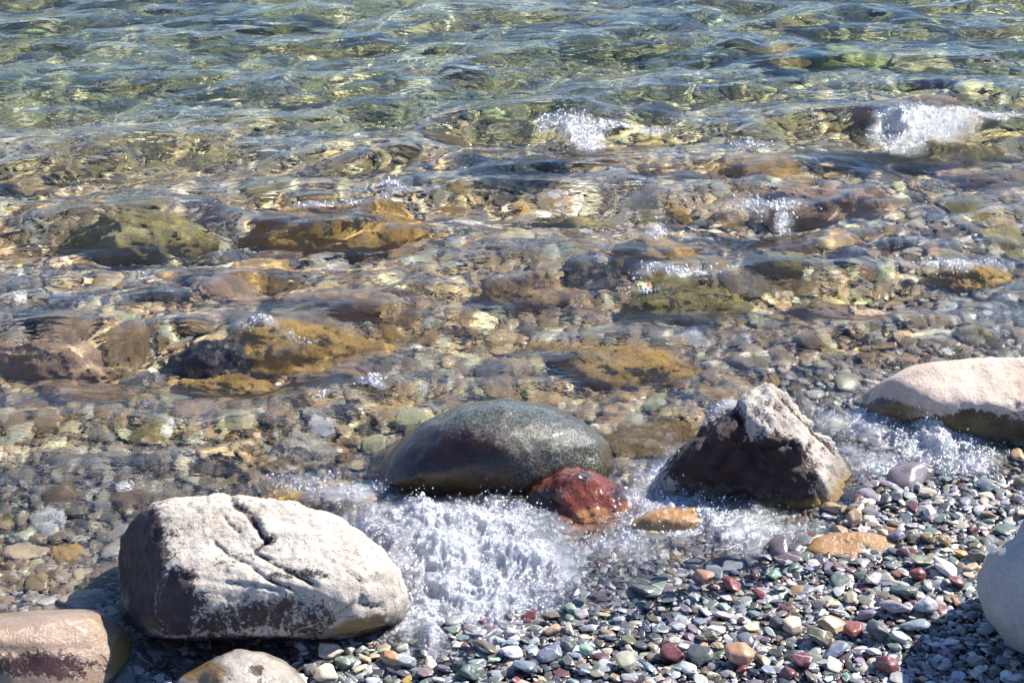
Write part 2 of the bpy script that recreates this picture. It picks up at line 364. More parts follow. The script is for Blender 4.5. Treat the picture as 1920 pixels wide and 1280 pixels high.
# ------------------------------------------------------------------ the boulders that stand out of the water
def hero(name, label, outline, contact, D, p, planes, cracks, stain_shade, ochre, mat, sub=6, pp=14, rough=.02, strata=(0, 0, 1), samt=.006, back=1.0, col=None, cat='boulder', seed=1, nsc=3.0):
    """outline: the rock's own profile; contact: point where its front foot meets the ground; D: half its depth in metres"""
    g = at_z(*contact, 0.0)
    for _ in range(4): g = at_z(*contact, float(gz(g[0], g[1])))
    O = np.array(outline, float); cx, cy_ = (O[:, 0].min() + O[:, 0].max()) / 2, O[:, 1].mean()
    C = at_y(cx, cy_, g[1] + D * .85 * back)
    v = C - EYE; v /= np.linalg.norm(v); rt = np.cross(v, [0, 0, 1]); rt /= np.linalg.norm(rt); up = np.cross(rt, v)
    t = ((C - EYE) @ v) / (ray(O[:, 0], O[:, 1]) @ v)
    Q = EYE + ray(O[:, 0], O[:, 1]) * t[:, None] - C
    qa, qb = Q @ rt, Q @ up
    th = np.linspace(-math.pi, math.pi, 721); Rr = np.full(721, 1e-3)
    for i in range(len(qa)):
        a0, b0, a1, b1 = qa[i], qb[i], qa[(i + 1) % len(qa)], qb[(i + 1) % len(qa)]
        c, s = np.cos(th), np.sin(th); dx, dy = a1 - a0, b1 - b0
        den = c * dy - s * dx; den = np.where(abs(den) < 1e-9, 1e-9, den)
        tt = (a0 * dy - b0 * dx) / den; uu = (a0 * s - b0 * c) / den
        ok = (tt > 0) & (uu >= -1e-6) & (uu <= 1 + 1e-6); Rr = np.where(ok, np.maximum(Rr, tt), Rr)
    ker = np.hanning(13); ker /= ker.sum(); Rs = np.convolve(np.r_[Rr[-7:-1], Rr, Rr[1:7]], ker, 'valid')
    d, F = ico(sub); a, b_, c_ = d @ rt, d @ up, d @ v
    Ra = np.interp(np.arctan2(b_, a), th, Rs); sn = np.hypot(a, b_)
    s = (sn / Ra) ** p + (np.abs(c_) / D) ** p
    r0 = s ** (-1 / p)
    pl = []
    for n, px, py, dy in planes:
        n = np.array(n, float); n /= np.linalg.norm(n); pt = at_y(px, py, g[1] + dy); off = n @ (pt - C)
        pl.append((n, max(off, .02)))
    r = (r0 ** -pp + (softplanes(d, pl, pp) if pl else 0)) ** (-1 / pp)
    P = C + d * r[:, None]
    size = Ra.mean()
    n1 = fbm(P * nsc, 3, seed * 31) ; n2 = fbm(P * nsc * 4, 4, seed * 31 + 5, .55)
    st = np.array(strata, float); st /= np.linalg.norm(st)
    lay = perlin(np.stack([P @ st * 38, fbm(P * 3, 2, seed + 50) * 2.2, P[:, 0] * 1.5], 1), seed + 60)
    P = P + d * (n1 * rough * 1.6 + n2 * rough * .9 + fbm(P * 22, 3, seed + 70, .6, True) * rough * .35 + np.sign(lay) * np.abs(lay) ** .6 * samt)[:, None]
    P = P + d * (fbm(P * 60, 2, seed + 90) * rough * .12)[:, None]
    ux, uy = proj(P)
    front = (d @ v) < .35
    ck = np.zeros(len(P))
    for pts, wd, dp in cracks:
        dist = np.full(len(P), 1e9); wob = 5 * perlin(P * 22, 77)
        for (ax, ay), (bx, by) in zip(pts[:-1], pts[1:]):
            ex, ey = bx - ax, by - ay; k = np.clip(((ux - ax) * ex + (uy + wob - ay) * ey) / (ex * ex + ey * ey), 0, 1)
            dist = np.minimum(dist, np.hypot(ux - ax - k * ex, uy + wob - ay - k * ey))
        jag = np.clip(.9 + .9 * perlin(P * 30, 78), .45, 1.5)
        P = P - (d * (dp * jag * np.exp(-(dist / wd) ** 2) * front)[:, None])
        ck = np.maximum(ck, min(1, dp / .010) * .8 * jag * np.exp(-(dist / (wd * .8)) ** 2) * front)
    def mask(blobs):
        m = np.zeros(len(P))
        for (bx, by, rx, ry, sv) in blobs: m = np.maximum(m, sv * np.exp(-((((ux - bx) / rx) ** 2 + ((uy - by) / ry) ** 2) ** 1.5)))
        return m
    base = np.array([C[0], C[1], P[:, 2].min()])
    o = link(name, mesh_from(name, P - base, F, mat, {'m_stain_shade': np.maximum(mask(stain_shade), ck), 'm_ochre': mask(ochre)}))
    o.location = base
    return tag(o, label, cat)

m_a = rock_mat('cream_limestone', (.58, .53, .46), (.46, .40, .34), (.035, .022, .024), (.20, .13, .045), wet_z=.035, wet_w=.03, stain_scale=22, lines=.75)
hero('boulder', 'large cream boulder with dark cracks, left face stained and shaded purple, beside the biggest splash',
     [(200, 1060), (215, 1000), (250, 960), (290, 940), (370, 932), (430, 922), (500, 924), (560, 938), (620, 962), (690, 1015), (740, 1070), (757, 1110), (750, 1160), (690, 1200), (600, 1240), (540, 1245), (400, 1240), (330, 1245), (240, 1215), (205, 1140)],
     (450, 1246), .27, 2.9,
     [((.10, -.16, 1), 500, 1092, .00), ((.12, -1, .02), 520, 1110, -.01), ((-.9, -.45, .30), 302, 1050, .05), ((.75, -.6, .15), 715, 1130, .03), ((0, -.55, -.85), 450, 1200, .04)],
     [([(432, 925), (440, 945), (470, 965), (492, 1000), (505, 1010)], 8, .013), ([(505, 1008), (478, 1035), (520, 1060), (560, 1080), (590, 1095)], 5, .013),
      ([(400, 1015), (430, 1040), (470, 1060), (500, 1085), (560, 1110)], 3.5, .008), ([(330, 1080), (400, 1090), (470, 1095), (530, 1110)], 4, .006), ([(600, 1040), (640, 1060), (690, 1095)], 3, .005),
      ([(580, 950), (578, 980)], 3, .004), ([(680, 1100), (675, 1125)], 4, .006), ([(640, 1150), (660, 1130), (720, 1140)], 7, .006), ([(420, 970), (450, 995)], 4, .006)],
     [(255, 1040, 62, 110, 1.25), (235, 1130, 70, 80, 1.1), (330, 1130, 60, 80, .85), (500, 1150, 120, 42, .68), (570, 1165, 80, 40, .6), (400, 1165, 100, 40, .62), (440, 1208, 200, 20, 1.0), (550, 1075, 90, 14, .55), (440, 1050, 50, 22, .45), (360, 990, 70, 40, .28), (510, 1010, 20, 16, .5), (470, 1120, 150, 16, .35), (300, 955, 40, 30, .35)],  # real stains, strengthened to paint shade on the left face and undercut foot
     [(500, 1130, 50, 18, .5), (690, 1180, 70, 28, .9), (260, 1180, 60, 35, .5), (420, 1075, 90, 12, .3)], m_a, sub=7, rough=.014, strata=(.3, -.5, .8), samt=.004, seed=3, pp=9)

m_b = rock_mat('pink_tan_wet_stone', (.42, .31, .22), (.52, .38, .30), (.05, .022, .018), (.30, .19, .05), wet_z=.2, wet_w=.05, wet_rough=.16, stain_scale=20, bump=.4)
hero('boulder', 'flat wet tan boulder with dark pitted front in the lower left corner',
     [(-420, 1230), (-250, 1175), (-80, 1158), (60, 1146), (150, 1140), (185, 1146), (200, 1160), (232, 1190), (248, 1215), (252, 1290), (230, 1390), (100, 1420), (-300, 1420)],
     (60, 1335), .22, 3, [((.03, -.10, 1), 90, 1208, .02), ((.06, -1, .12), 90, 1212, .015), ((.85, -.5, .35), 215, 1215, .06)],
     [([(-50, 1215), (60, 1222), (170, 1215)], 7, .006)], [(60, 1245, 160, 30, .75), (150, 1240, 60, 22, .5), (-100, 1240, 100, 30, .7)], [(228, 1240, 26, 70, 1), (200, 1180, 30, 20, .4)], m_b, rough=.010, samt=.002, seed=8)
m_c = rock_mat('grey_ochre_wet_stone', (.45, .42, .38), (.55, .50, .44), (.06, .04, .03), (.30, .18, .04), wet_z=.10, wet_w=.04, wet_rough=.14, bump=.5)
hero('boulder', 'low wet grey stone with ochre left edge, below the large cream boulder',
     [(300, 1330), (345, 1270), (395, 1240), (440, 1222), (500, 1220), (540, 1238), (575, 1275), (600, 1330), (560, 1390), (350, 1390)],
     (450, 1345), .13, 2.4, [((-.5, -.5, .8), 400, 1262, .05), ((.5, -.3, .9), 520, 1262, .08)], [([(420, 1262), (460, 1300)], 6, .006)],
     [(480, 1255, 18, 14, .7), (500, 1275, 30, 10, .5)], [(380, 1260, 50, 25, 1), (560, 1300, 30, 40, .6)], m_c, sub=5, rough=.012, samt=.003, seed=9)
m_d = rock_mat('speckled_dark_stone', (.085, .088, .07), (.048, .045, .036), (.022, .009, .008), (.085, .06, .02), wet_z=.30, wet_w=.03, wet_rough=.2, speck=.7, speck_col=(.23, .235, .19), nscale=5, bump=.35, stain_sharp=.3, stain_scale=30)
hero('boulder', 'smooth dark domed boulder with grey speckles, behind the splash in the middle',
     [(684, 920), (700, 880), (735, 835), (790, 790), (860, 760), (945, 746), (1030, 757), (1100, 790), (1140, 830), (1155, 880), (1140, 940), (1000, 965), (850, 965), (720, 950)],
     (880, 962), .25, 2.1, [], [], [(820, 875, 170, 80, 1.2), (730, 860, 90, 100, 1.3), (900, 860, 150, 50, .55), (1000, 880, 120, 30, .5)], [(900, 905, 150, 22, .7), (1140, 860, 22, 50, .7)], m_d, rough=.006, samt=0, seed=12, pp=7)  # left blobs paint the side turned from the sun, the rest is maroon stone
m_e = rock_mat('red_wet_stone', (.36, .085, .04), (.17, .04, .03), (.04, .028, .028), (.62, .29, .12), wet_z=.4, wet_w=.03, wet_rough=.09, nscale=12, bump=1.1, stain_scale=26)
hero('boulder', 'wet rust red rock glittering in the splash below the dark domed boulder',
     [(925, 985), (975, 945), (1010, 918), (1050, 886), (1085, 878), (1125, 888), (1160, 912), (1190, 935), (1240, 975), (1262, 1020), (1190, 1062), (1050, 1060), (960, 1030)],
     (1090, 1010), .16, 2.3, [((.35, -.75, .65), 1110, 930, .06), ((-.6, -.55, .6), 1030, 930, .06), ((.6, -.2, .7), 1170, 930, .1)], [([(1030, 940), (1060, 960), (1085, 985)], 8, .010), ([(1130, 900), (1150, 930), (1190, 945)], 6, .004)],
     [(1095, 893, 18, 12, .8), (1165, 925, 30, 22, .7), (1020, 935, 45, 30, .75), (1000, 960, 40, 30, .8)], [(1110, 975, 55, 25, 1.1), (1050, 1000, 40, 20, .8), (1190, 985, 60, 30, 1)], m_e, rough=.017, samt=.004, seed=15)
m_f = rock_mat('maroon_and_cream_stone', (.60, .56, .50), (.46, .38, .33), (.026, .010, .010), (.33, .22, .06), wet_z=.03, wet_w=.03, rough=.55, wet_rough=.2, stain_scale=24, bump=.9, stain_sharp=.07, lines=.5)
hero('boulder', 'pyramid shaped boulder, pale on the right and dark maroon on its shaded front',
     [(1215, 925), (1245, 880), (1290, 835), (1335, 795), (1385, 757), (1420, 733), (1440, 722), (1456, 733), (1488, 758), (1520, 790), (1555, 820), (1590, 855), (1610, 890), (1612, 930), (1580, 985), (1480, 1000), (1330, 1000), (1240, 975)],
     (1440, 972), .23, 2.4, [((-.05, -1, .18), 1440, 850, .06), ((-.62, -.62, .52), 1290, 890, .03), ((.70, -.35, .62), 1500, 830, .10), ((.9, -.5, .15), 1590, 910, .08)],
     [([(1385, 770), (1395, 800), (1375, 830), (1340, 880)], 8, .018), ([(1350, 900), (1400, 905), (1460, 925)], 4, .006), ([(1430, 860), (1450, 880), (1500, 895)], 3, .005), ([(1400, 800), (1440, 815), (1480, 812)], 4, .007), ([(1500, 900), (1515, 940)], 4, .006), ([(1468, 745), (1490, 770), (1520, 800), (1570, 850)], 5, .010), ([(1470, 800), (1500, 850), (1540, 880)], 5, .012), ([(1480, 850), (1530, 900), (1545, 940)], 6, .008), ([(1380, 838), (1430, 840), (1490, 832)], 6, .010), ([(1400, 870), (1440, 885), (1480, 910)], 4, .006), ([(1575, 840), (1595, 880)], 3, .005)],
     [(1425, 890, 105, 66, 1.35), (1320, 860, 80, 80, 1.2), (1370, 800, 34, 50, .95), (1495, 870, 42, 50, .72), (1450, 830, 55, 28, .75), (1525, 900, 30, 34, .5), (1440, 770, 50, 30, .45), (1560, 845, 30, 20, .45), (1420, 940, 140, 30, 1.2)],  # maroon stone colour, with the shade of front and left flank painted in
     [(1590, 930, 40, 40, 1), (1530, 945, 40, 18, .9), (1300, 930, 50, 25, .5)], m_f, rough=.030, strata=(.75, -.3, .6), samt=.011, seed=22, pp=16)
m_g = rock_mat('pink_cream_slab_stone', (.68, .56, .46), (.56, .43, .34), (.06, .04, .018), (.15, .11, .035), wet_z=.045, wet_w=.05, rough=.6, stain_scale=10, bump=.6, lines=.25)
hero('boulder', 'long pink and cream flat topped boulder with dark mossy base at the right edge',
     [(1616, 765), (1630, 740), (1655, 712), (1700, 692), (1760, 680), (1850, 676), (1950, 672), (2080, 690), (2140, 760), (2120, 840), (1950, 860), (1860, 856), (1760, 830), (1690, 805), (1635, 790)],
     (1870, 838), .24, 3.0, [((-.03, -.20, 1), 1800, 752, .03), ((-.08, -1, .15), 1800, 755, .02), ((-.8, -.5, .4), 1665, 755, .10)],
     [([(1780, 715), (1790, 760), (1760, 790)], 12, .004), ([(1850, 765), (1875, 775)], 4, .004), ([(1700, 705), (1800, 712), (1900, 700)], 10, .003), ([(1910, 730), (1890, 800)], 10, .003)],
     [(1660, 770, 60, 26, 1.0), (1830, 800, 110, 34, 1.0), (1740, 798, 80, 20, .95), (1900, 810, 90, 30, 1.0), (1700, 740, 60, 20, .25), (1910, 790, 50, 30, .6)], [(1690, 770, 60, 16, .8), (1800, 800, 90, 22, .8), (1760, 770, 40, 14, .5)], m_g, rough=.011, strata=(.2, .1, 1), samt=.003, seed=27)
m_h = rock_mat('pale_grey_stone', (.50, .49, .48), (.40, .38, .36), (.30, .2, .13), (.4, .36, .3), wet_z=-.5, wet_w=.03, rough=.8, nscale=5, bump=.7, stain_scale=14, lines=.35)
hero('boulder', 'pale grey rounded boulder shading the pebbles at the lower right edge',
     [(1838, 1110), (1843, 1070), (1862, 1035), (1890, 1018), (1908, 1010), (1915, 985), (1960, 935), (2080, 900), (2250, 940), (2330, 1060), (2300, 1220), (2180, 1300), (2060, 1300), (1960, 1255), (1890, 1205), (1852, 1160)],
     (2080, 1292), .25, 2.4, [((-.35, -.9, .1), 1930, 1120, .10)], [([(1890, 1170), (1925, 1150)], 4, .003)], [(1905, 1165, 30, 8, .5), (1870, 1100, 30, 50, .22)], [], m_h, rough=.008, samt=0, seed=31, pp=9)
m_i = rock_mat('orange_sandstone', (.58, .34, .16), (.48, .27, .13), (.25, .10, .05), (.5, .3, .1), wet_z=.3, wet_w=.03, wet_rough=.2, bump=.4)
hero('boulder', 'flat orange rock lying half buried among the pebbles at the edge of the water',
     [(1500, 1035), (1530, 1008), (1570, 998), (1640, 1000), (1695, 1016), (1680, 1040), (1620, 1058), (1540, 1060)], (1600, 1045), .07, 2.2, [((0, -.25, 1), 1600, 1015, .06)], [([(1540, 1018), (1600, 1015), (1640, 1030)], 6, .004)],
     [], [], m_i, sub=5, rough=.006, samt=.002, seed=33)
hero('boulder', 'orange rock awash in bubbles between the rust red and pyramid boulders',
     [(1160, 1000), (1190, 968), (1240, 945), (1300, 950), (1345, 975), (1335, 1015), (1230, 1035)], (1250, 1015), .09, 2.4, [], [], [], [], m_i, sub=5, rough=.014, samt=.002, seed=34)

# ------------------------------------------------------------------ rocks under water
GOLD, OLIVE, BROWN, PINK, GREEN, DARK, PALE = (.78, .50, .14), (.48, .42, .15), (.55, .38, .19), (.66, .47, .32), (.34, .46, .13), (.05, .055, .065), (.7, .66, .57)
SUBR = [
 (150, 57, 120, 55, .30, GREEN, 'olive green slab deep under water near the top left corner'), (25, 58, 90, 40, .32, GREEN, 'green slab under water at the left end of the top edge'),
 (310, 30, 130, 34, .35, GREEN, 'yellow green slab under water near the top edge, right of the corner slab'), (520, 22, 230, 34, .35, GREEN, 'long green submerged slab with a dark left end at the top edge'),
 (430, 33, 80, 26, .38, DARK, 'dark rock shape in place of the shadow at the long green slab'),  # a shadow modelled as a dark shape
 (1440, 84, 150, 44, .25, OLIVE, 'olive submerged boulder below the top edge, left of its yellow green neighbour'), (1590, 88, 170, 52, .22, GREEN, 'yellow green submerged boulder near the top edge on the right'),
 (862, 121, 66, 26, .12, DARK, 'small dark blue stone under water above the centre'), (772, 140, 84, 14, .12, BROWN, 'thin brown stone under water left of the small dark blue stone'),
 (1752, 146, 110, 20, .14, DARK, 'dark blue submerged stone near the upper right edge'), (1720, 186, 240, 50, .10, PINK, 'broad pinkish brown submerged slab above the right hand splash'),
 (1545, 188, 130, 36, .15, DARK, 'dark rock shape in place of the shadow left of the broad pinkish brown slab'),  # dark shape put where a shadow lies beside the slab
 (1760, 262, 250, 70, .07, OLIVE, 'olive brown submerged boulder under the right hand splash'), (1150, 268, 230, 70, .06, BROWN, 'brown submerged boulder under the splash right of the top centre'),
 (1425, 300, 160, 74, .045, GOLD, 'golden submerged boulder with a few drops on its top'), (1260, 318, 170, 50, .07, BROWN, 'brown stone under water left of the golden boulder'),
 (1590, 285, 150, 60, .08, OLIVE, 'olive stone under water right of the golden boulder'), (1540, 362, 280, 66, .03, PINK, 'long pinkish submerged slab with a pale ridge below the golden boulder'),
 (650, 385, 330, 82, .05, GOLD, 'big amber submerged boulder under the crescent of foam'), (250, 410, 280, 80, .14, OLIVE, 'pale olive submerged boulder left of the big amber one'),
 (1245, 455, 180, 74, .05, GOLD, 'golden rough submerged boulder below a spray of drops, right of centre'), (1090, 395, 170, 52, .08, OLIVE, 'dark olive knobbly boulder under water, up left of the golden rough boulder'),
 (1270, 550, 260, 60, .02, OLIVE, 'dark wet boulder just awash under a curtain of drops right of centre'), (1815, 500, 170, 46, .035, GOLD, 'golden submerged rock with drops on it near the right edge'),
 (1590, 570, 240, 46, .06, PINK, 'tan submerged slab with a dark shadow below it, left of the right edge'), (990, 520, 190, 64, .08, BROWN, 'brown gold submerged boulder just right of centre'),
 (100, 645, 240, 90, .10, PINK, 'pinkish brown submerged boulder at the left edge, halfway down'), (600, 622, 380, 52, .05, GOLD, 'long golden boulder under a small patch of white foam, left of centre'),
 (400, 645, 170, 50, .06, DARK, 'submerged rock coloured black to stand for the steep dark wave on the left'), (410, 702, 220, 62, .09, GOLD, 'amber rounded boulder under water below the steep dark wave'),  # black entry: the dark of the wave put into a rock's colour
 (640, 690, 220, 56, .08, BROWN, 'dark amber boulder under water left of the pale topped rock'), (1160, 665, 290, 120, .0, GOLD, 'gold and cream boulder whose pale top just breaks the water above the domed boulder'),
 (1235, 815, 210, 110, .03, (.36, .24, .05), 'dark yellow mossy submerged rock between the domed boulder and the pyramid boulder'), (1635, 628, 50, 36, .10, PALE, 'small white stone under water above the long pink and cream boulder'),
 (575, 830, 140, 74, .10, PALE, 'pale grey green stone under water above the large cream boulder'), (495, 815, 34, 46, .10, DARK, 'small dark upright stone under water left of the pale grey green stone'),
 (600, 550, 260, 50, .14, BROWN, 'tan submerged boulder left of centre above the long golden boulder'), (1010, 640, 110, 40, .08, GOLD, 'small golden stone under water left of the pale topped rock'),
 (1470, 480, 130, 34, .08, OLIVE, 'olive mossy stone under water right of the golden rough boulder'), (1880, 320, 160, 46, .12, BROWN, 'brown submerged boulder at the right edge under the right hand splash'),
]
random.seed(4)
_subm = []
for k in range(7):
    d, F = ico(5); r_ = np.random.default_rng(100 + k)
    pl = []
    for q in range(9):
        n = r_.normal(0, 1, 3); n /= np.linalg.norm(n); pl.append((n, r_.uniform(.72, .98)))
    r = (1.0 + softplanes(d, pl, 9)) ** (-1 / 9)
    P = d * r[:, None]; P = P * (1 + .30 * fbm(P * 1.7, 3, 200 + k) + .09 * fbm(P * 6, 4, 240 + k, .6, True))[:, None]
    P /= np.abs(P).max(0)
    _subm.append(mesh_from('submerged_boulder', P, F, MSUB))
for i, (px, py, w, hh, dz, colr, lab) in enumerate(SUBR):
    dz = dz * (.45 if dz < .2 else .8); top = under(px, py, -dz); sc = np.linalg.norm(top - EYE) / FPX
    rx = w * sc / 2 * 1.12
    g = float(gsurf(top[0], top[1])[0])
    ry = min(max(hh * sc / 2 / .62, rx * .35), rx * 1.2)
    if -dz - g > rx * 1.1:
        for _ in range(3):
            top = under(px, py, g + rx * .5); g = float(gsurf(top[0], top[1])[0])
        dz = -(g + rx * .5)
    zc = min(g, -dz - .06) ; rz = max(-dz - zc, .06); ry = max(ry, .7 * rz); rx = max(rx, .7 * rz)
    o = link('submerged_boulder', _subm[i % 7]); o.location = (top[0], top[1] + ry * .15, zc)
    o.scale = (rx, ry, rz * 1.02); o.rotation_euler = (R(random.uniform(-5, 5)), R(random.uniform(-5, 5)), R(random.uniform(-14, 14)))
    o.color = (*colr, 1); tag(o, lab, 'rock', 'rocks under the water')

# ------------------------------------------------------------------ pebbles
_pm = []
for k in range(14):
    for sub in (3, 4):
        d, F = ico(sub); r_ = np.random.default_rng(500 + k); pl = []
        for q in range(r_.integers(7, 14)):
            n = r_.normal(0, 1, 3); n[2] *= .7; n /= np.linalg.norm(n); pl.append((n, r_.uniform(.38, .85)))
        pw = r_.choice([10, 18, 34])
        r = (1.0 + softplanes(d, pl, pw)) ** (-1 / pw)
        P = d * r[:, None]; P = P * (1 + .16 * fbm(P * 1.6, 3, 700 + k))[:, None]
        P /= np.abs(P).max(0)
        me = mesh_from('pebble', P, F, MP if sub == 4 else MPI)
        if sub == 3: lo = me
    _pm.append((lo, me))
NOBJ = [at_z(a, b)[:2].tolist() + [c] for a, b, c in []]
names = list(PAL); wts = np.array([WT[n] for n in names], float); wts /= wts.sum()
used_p = []                                             # (x, y, r) of the individual pebbles
rocks_xy = []
for o in COL.objects:
    if o.name.startswith('boulder'):
        co = np.array([v.co[:] for v in o.data.vertices])[::(40 if len(o.data.vertices) > 50000 else 12)] + np.array(o.location)
        gg = gsurf(co[:, 0], co[:, 1]); rocks_xy.append(co[co[:, 2] > gg - .03][:, :2])
rocks_xy = np.concatenate(rocks_xy)
def in_rock(x, y, r=.02): return bool((np.hypot(rocks_xy[:, 0] - x, rocks_xy[:, 1] - y) < r).any())
# pebbles that stand out: (px, py, width px, height px, colour, words)
HAND = [(1320, 1080, 52, 26, 'orange', 'smooth terracotta'), (1208, 1106, 66, 28, 'charcoal', 'dark lens shaped'), (1370, 1096, 40, 22, 'brick red', 'small brick red'), (1720, 1078, 32, 36, 'brick red', 'upright brick red square'),
 (1770, 1066, 62, 30, 'white', 'oblong white'), (1795, 1090, 44, 22, 'maroon', 'slim maroon'), (1605, 1184, 46, 26, 'brick red', 'rounded brick red'), (1646, 1186, 50, 44, 'dark slate', 'shiny near black egg shaped'),
 (1560, 1172, 66, 34, 'tan', 'angular honey coloured'), (1388, 1230, 62, 40, 'orange', 'large terracotta'), (1175, 1245, 52, 34, 'cream', 'round pale yellow'), (1262, 1228, 50, 34, 'maroon', 'angular wet maroon'),
 (1480, 1200, 0, 0, 'cream', ''), (1660, 1248, 50, 34, 'maroon', 'smooth wet maroon'), (1505, 1240, 44, 30, 'maroon', 'flat maroon'), (1480, 1262, 40, 26, 'maroon', 'maroon and tan'), (1310, 1228, 60, 32, 'charcoal', 'dark grey block shaped'),
 (1680, 1140, 60, 28, 'pale grey', 'flat pale blue grey'), (1735, 1140, 44, 36, 'pale grey', 'angular light grey with a pale line'), (1715, 1172, 62, 22, 'blue grey', 'long blue grey'), (1540, 1192, 56, 32, 'olive brown', 'folded olive and cream'),
 (1490, 1178, 48, 32, 'cream', 'cream wedge'), (1460, 1170, 38, 30, 'charcoal', 'round dark speckled'), (1340, 1178, 46, 18, 'white', 'flat cream white'), (1330, 1192, 54, 18, 'olive brown', 'flat olive'), (1400, 1206, 40, 30, 'blue grey', 'pale lilac grey'),
 (1690, 1195, 40, 24, 'white', 'white split'), (1690, 1105, 60, 18, 'grey green', 'green slab shaped'), (1730, 1050, 60, 18, 'olive brown', 'long flat olive'), (1835, 1040, 48, 24, 'olive brown', 'dark olive brown'), (1800, 1035, 30, 14, 'ochre', 'small yellow'),
 (1590, 1002, 60, 22, 'orange', ''), (1575, 998, 30, 26, 'tan', 'cube like tan'), (1680, 1005, 34, 22, 'blue grey', 'blue grey'), (1655, 1000, 28, 20, 'tan', 'small brown'), (1675, 995, 34, 18, 'orange', 'bright orange'),
 (1605, 975, 36, 28, 'tan', 'standing tan wedge'), (1560, 950, 44, 22, 'tan', 'rounded golden'), (1600, 952, 46, 18, 'olive brown', 'brown oval'), (1770, 1015, 30, 36, 'tan', 'upright olive tan'), (1740, 1010, 30, 22, 'tan', 'small pinkish tan'),
 (265, 0, 0, 0, 'tan', ''), (762, 1240, 40, 34, 'pale grey', 'rounded pale grey'), (732, 1235, 42, 30, 'orange', 'terracotta wedge'), (620, 1222, 50, 26, 'cream', 'cream white'), (655, 1218, 28, 20, 'white', 'bright white block'), (645, 1240, 46, 26, 'grey green', 'green grey rounded'),
 (908, 1213, 52, 22, 'olive brown', 'brown lens shaped'), (960, 1222, 46, 20, 'white', 'flat white'), (790, 1224, 34, 20, 'charcoal', 'dark grey oval'), (1068, 1208, 36, 34, 'grey green', 'upright green grey'), (1035, 1228, 60, 24, 'blue grey', 'dark blue grey'), (615, 1262, 56, 24, 'cream', 'yellowish cream flat'),
 (880, 1258, 50, 26, 'grey green', 'dark green grey'), (1100, 1218, 30, 22, 'mint green', 'mint green'), (1170, 980, 0, 0, 'tan', '')]
cand = []
for (px, py, w, hh, cn, words_) in HAND:
    if not w or not words_: continue
    p = at_z(px, py, 0.0)
    for _ in range(3): p = at_z(px, py, float(gsurf(p[0], p[1])[0]) + .012)
    sc = np.linalg.norm(p - EYE) / FPX
    rx = w * sc / 2 * .98; rz = min(hh * sc / 2 * .95, rx * .8); ry = min(rx, hh * sc * .95)
    cand.append((p[0], p[1], rx, ry, rz, cn, words_, random.uniform(-.25, .25)))
    used_p.append((p[0], p[1], max(rx, ry)))
rr = np.random.default_rng(77)
tries = 0
while len(cand) < 300 and tries < 60000:
    tries += 1
    px, py = rr.uniform(560, 1930), rr.uniform(820, 1300)
    p = at_z(px, py, 0.0)
    for _ in range(2): p = at_z(px, py, float(gsurf(p[0], p[1])[0]) + .01)
    if p[2] < -.004: continue
    rx = float(np.clip(rr.lognormal(math.log(.0185), .30), .013, .034))
    if py < 1100 and rx < .015: continue
    if in_rock(p[0], p[1], rx + .012): continue
    if px > 1830 and 1000 < py < 1260: continue
    ok = all((p[0] - a) ** 2 + ((p[1] - b) * 1.1) ** 2 > ((rx + c) * .80) ** 2 for a, b, c in used_p)
    if not ok: continue
    cn = names[rr.choice(len(names), p=wts)]
    cand.append((p[0], p[1], rx, rx * rr.uniform(.5, .9), rx * rr.uniform(.2, .42), cn, None, rr.uniform(-1.5, 1.5)))
    used_p.append((p[0], p[1], rx))
# landmarks for telling the pebbles apart
LM = [(450, 1218, 'the large cream boulder'), (1090, 1010, 'the rust red rock'), (1440, 950, 'the pyramid boulder'), (1850, 820, 'the long pink and cream boulder'), (1850, 1150, 'the pale grey boulder at the right edge'), (1600, 1040, 'the flat orange rock'), (850, 1180, 'the main splash'), (1320, 1080, 'the smooth terracotta pebble'),
      (1388, 1230, 'the large terracotta pebble'), (1646, 1186, 'the shiny near black pebble'), (1720, 1078, 'the upright brick red pebble'), (1175, 1245, 'the round pale yellow pebble'), (1660, 1248, 'the smooth wet maroon pebble'), (908, 1213, 'the brown lens shaped pebble'), (1035, 1228, 'the dark blue grey pebble')]
labels = set(); recs = []
def shape_word(rx, ry, rz):
    if rz / rx > .37: return 'chunky'
    if ry / rx < .64: return 'long'
    if rz / rx < .27: return 'flat'
    return 'rounded'
for i, (x0, y0, rx, ry, rz, cn, wd, rot) in enumerate(cand):
    zc = float(gsurf(x0, y0)[0])
    u, v_ = proj(np.array([x0, y0, zc + rz * .5])); lm = min(((l[0] - u) ** 2 + ((l[1] - v_) * 1.6) ** 2, j) for j, l in enumerate(LM) if not (wd and abs(l[0] - u) < 45 and abs(l[1] - v_) < 25))[1]
    L = LM[lm]; dx, dy = u - L[0], (v_ - L[1]) * 1.6
    side = ('right of' if dx > 0 else 'left of') if abs(dx) > abs(dy) * 2 else (('below' if dy > 0 else 'above') if abs(dy) > abs(dx) * 2 else (('down ' if dy > 0 else 'up ') + ('right of' if dx > 0 else 'left of')))
    recs.append([i, (wd + ' pebble') if wd else f'{shape_word(rx, ry, rz)} {cn} pebble', side, L[2], math.hypot(dx, dy), u])
byk = {}
for r_ in recs: byk.setdefault((r_[1], r_[2], r_[3]), []).append(r_)
ORD = ['nearest', 'second nearest', 'third nearest', 'fourth nearest', 'fifth nearest', 'sixth nearest', 'seventh nearest', 'eighth nearest', 'ninth nearest', 'tenth nearest', 'eleventh nearest', 'twelfth nearest']
lab_of = {}
for (a, s_, l_), rs in byk.items():
    rs.sort(key=lambda q: q[4])
    for j, q in enumerate(rs): lab_of[q[0]] = f'{a} {s_} {l_}' if len(rs) == 1 else f'{a} {s_} {l_}, {ORD[min(j, 11)]}'
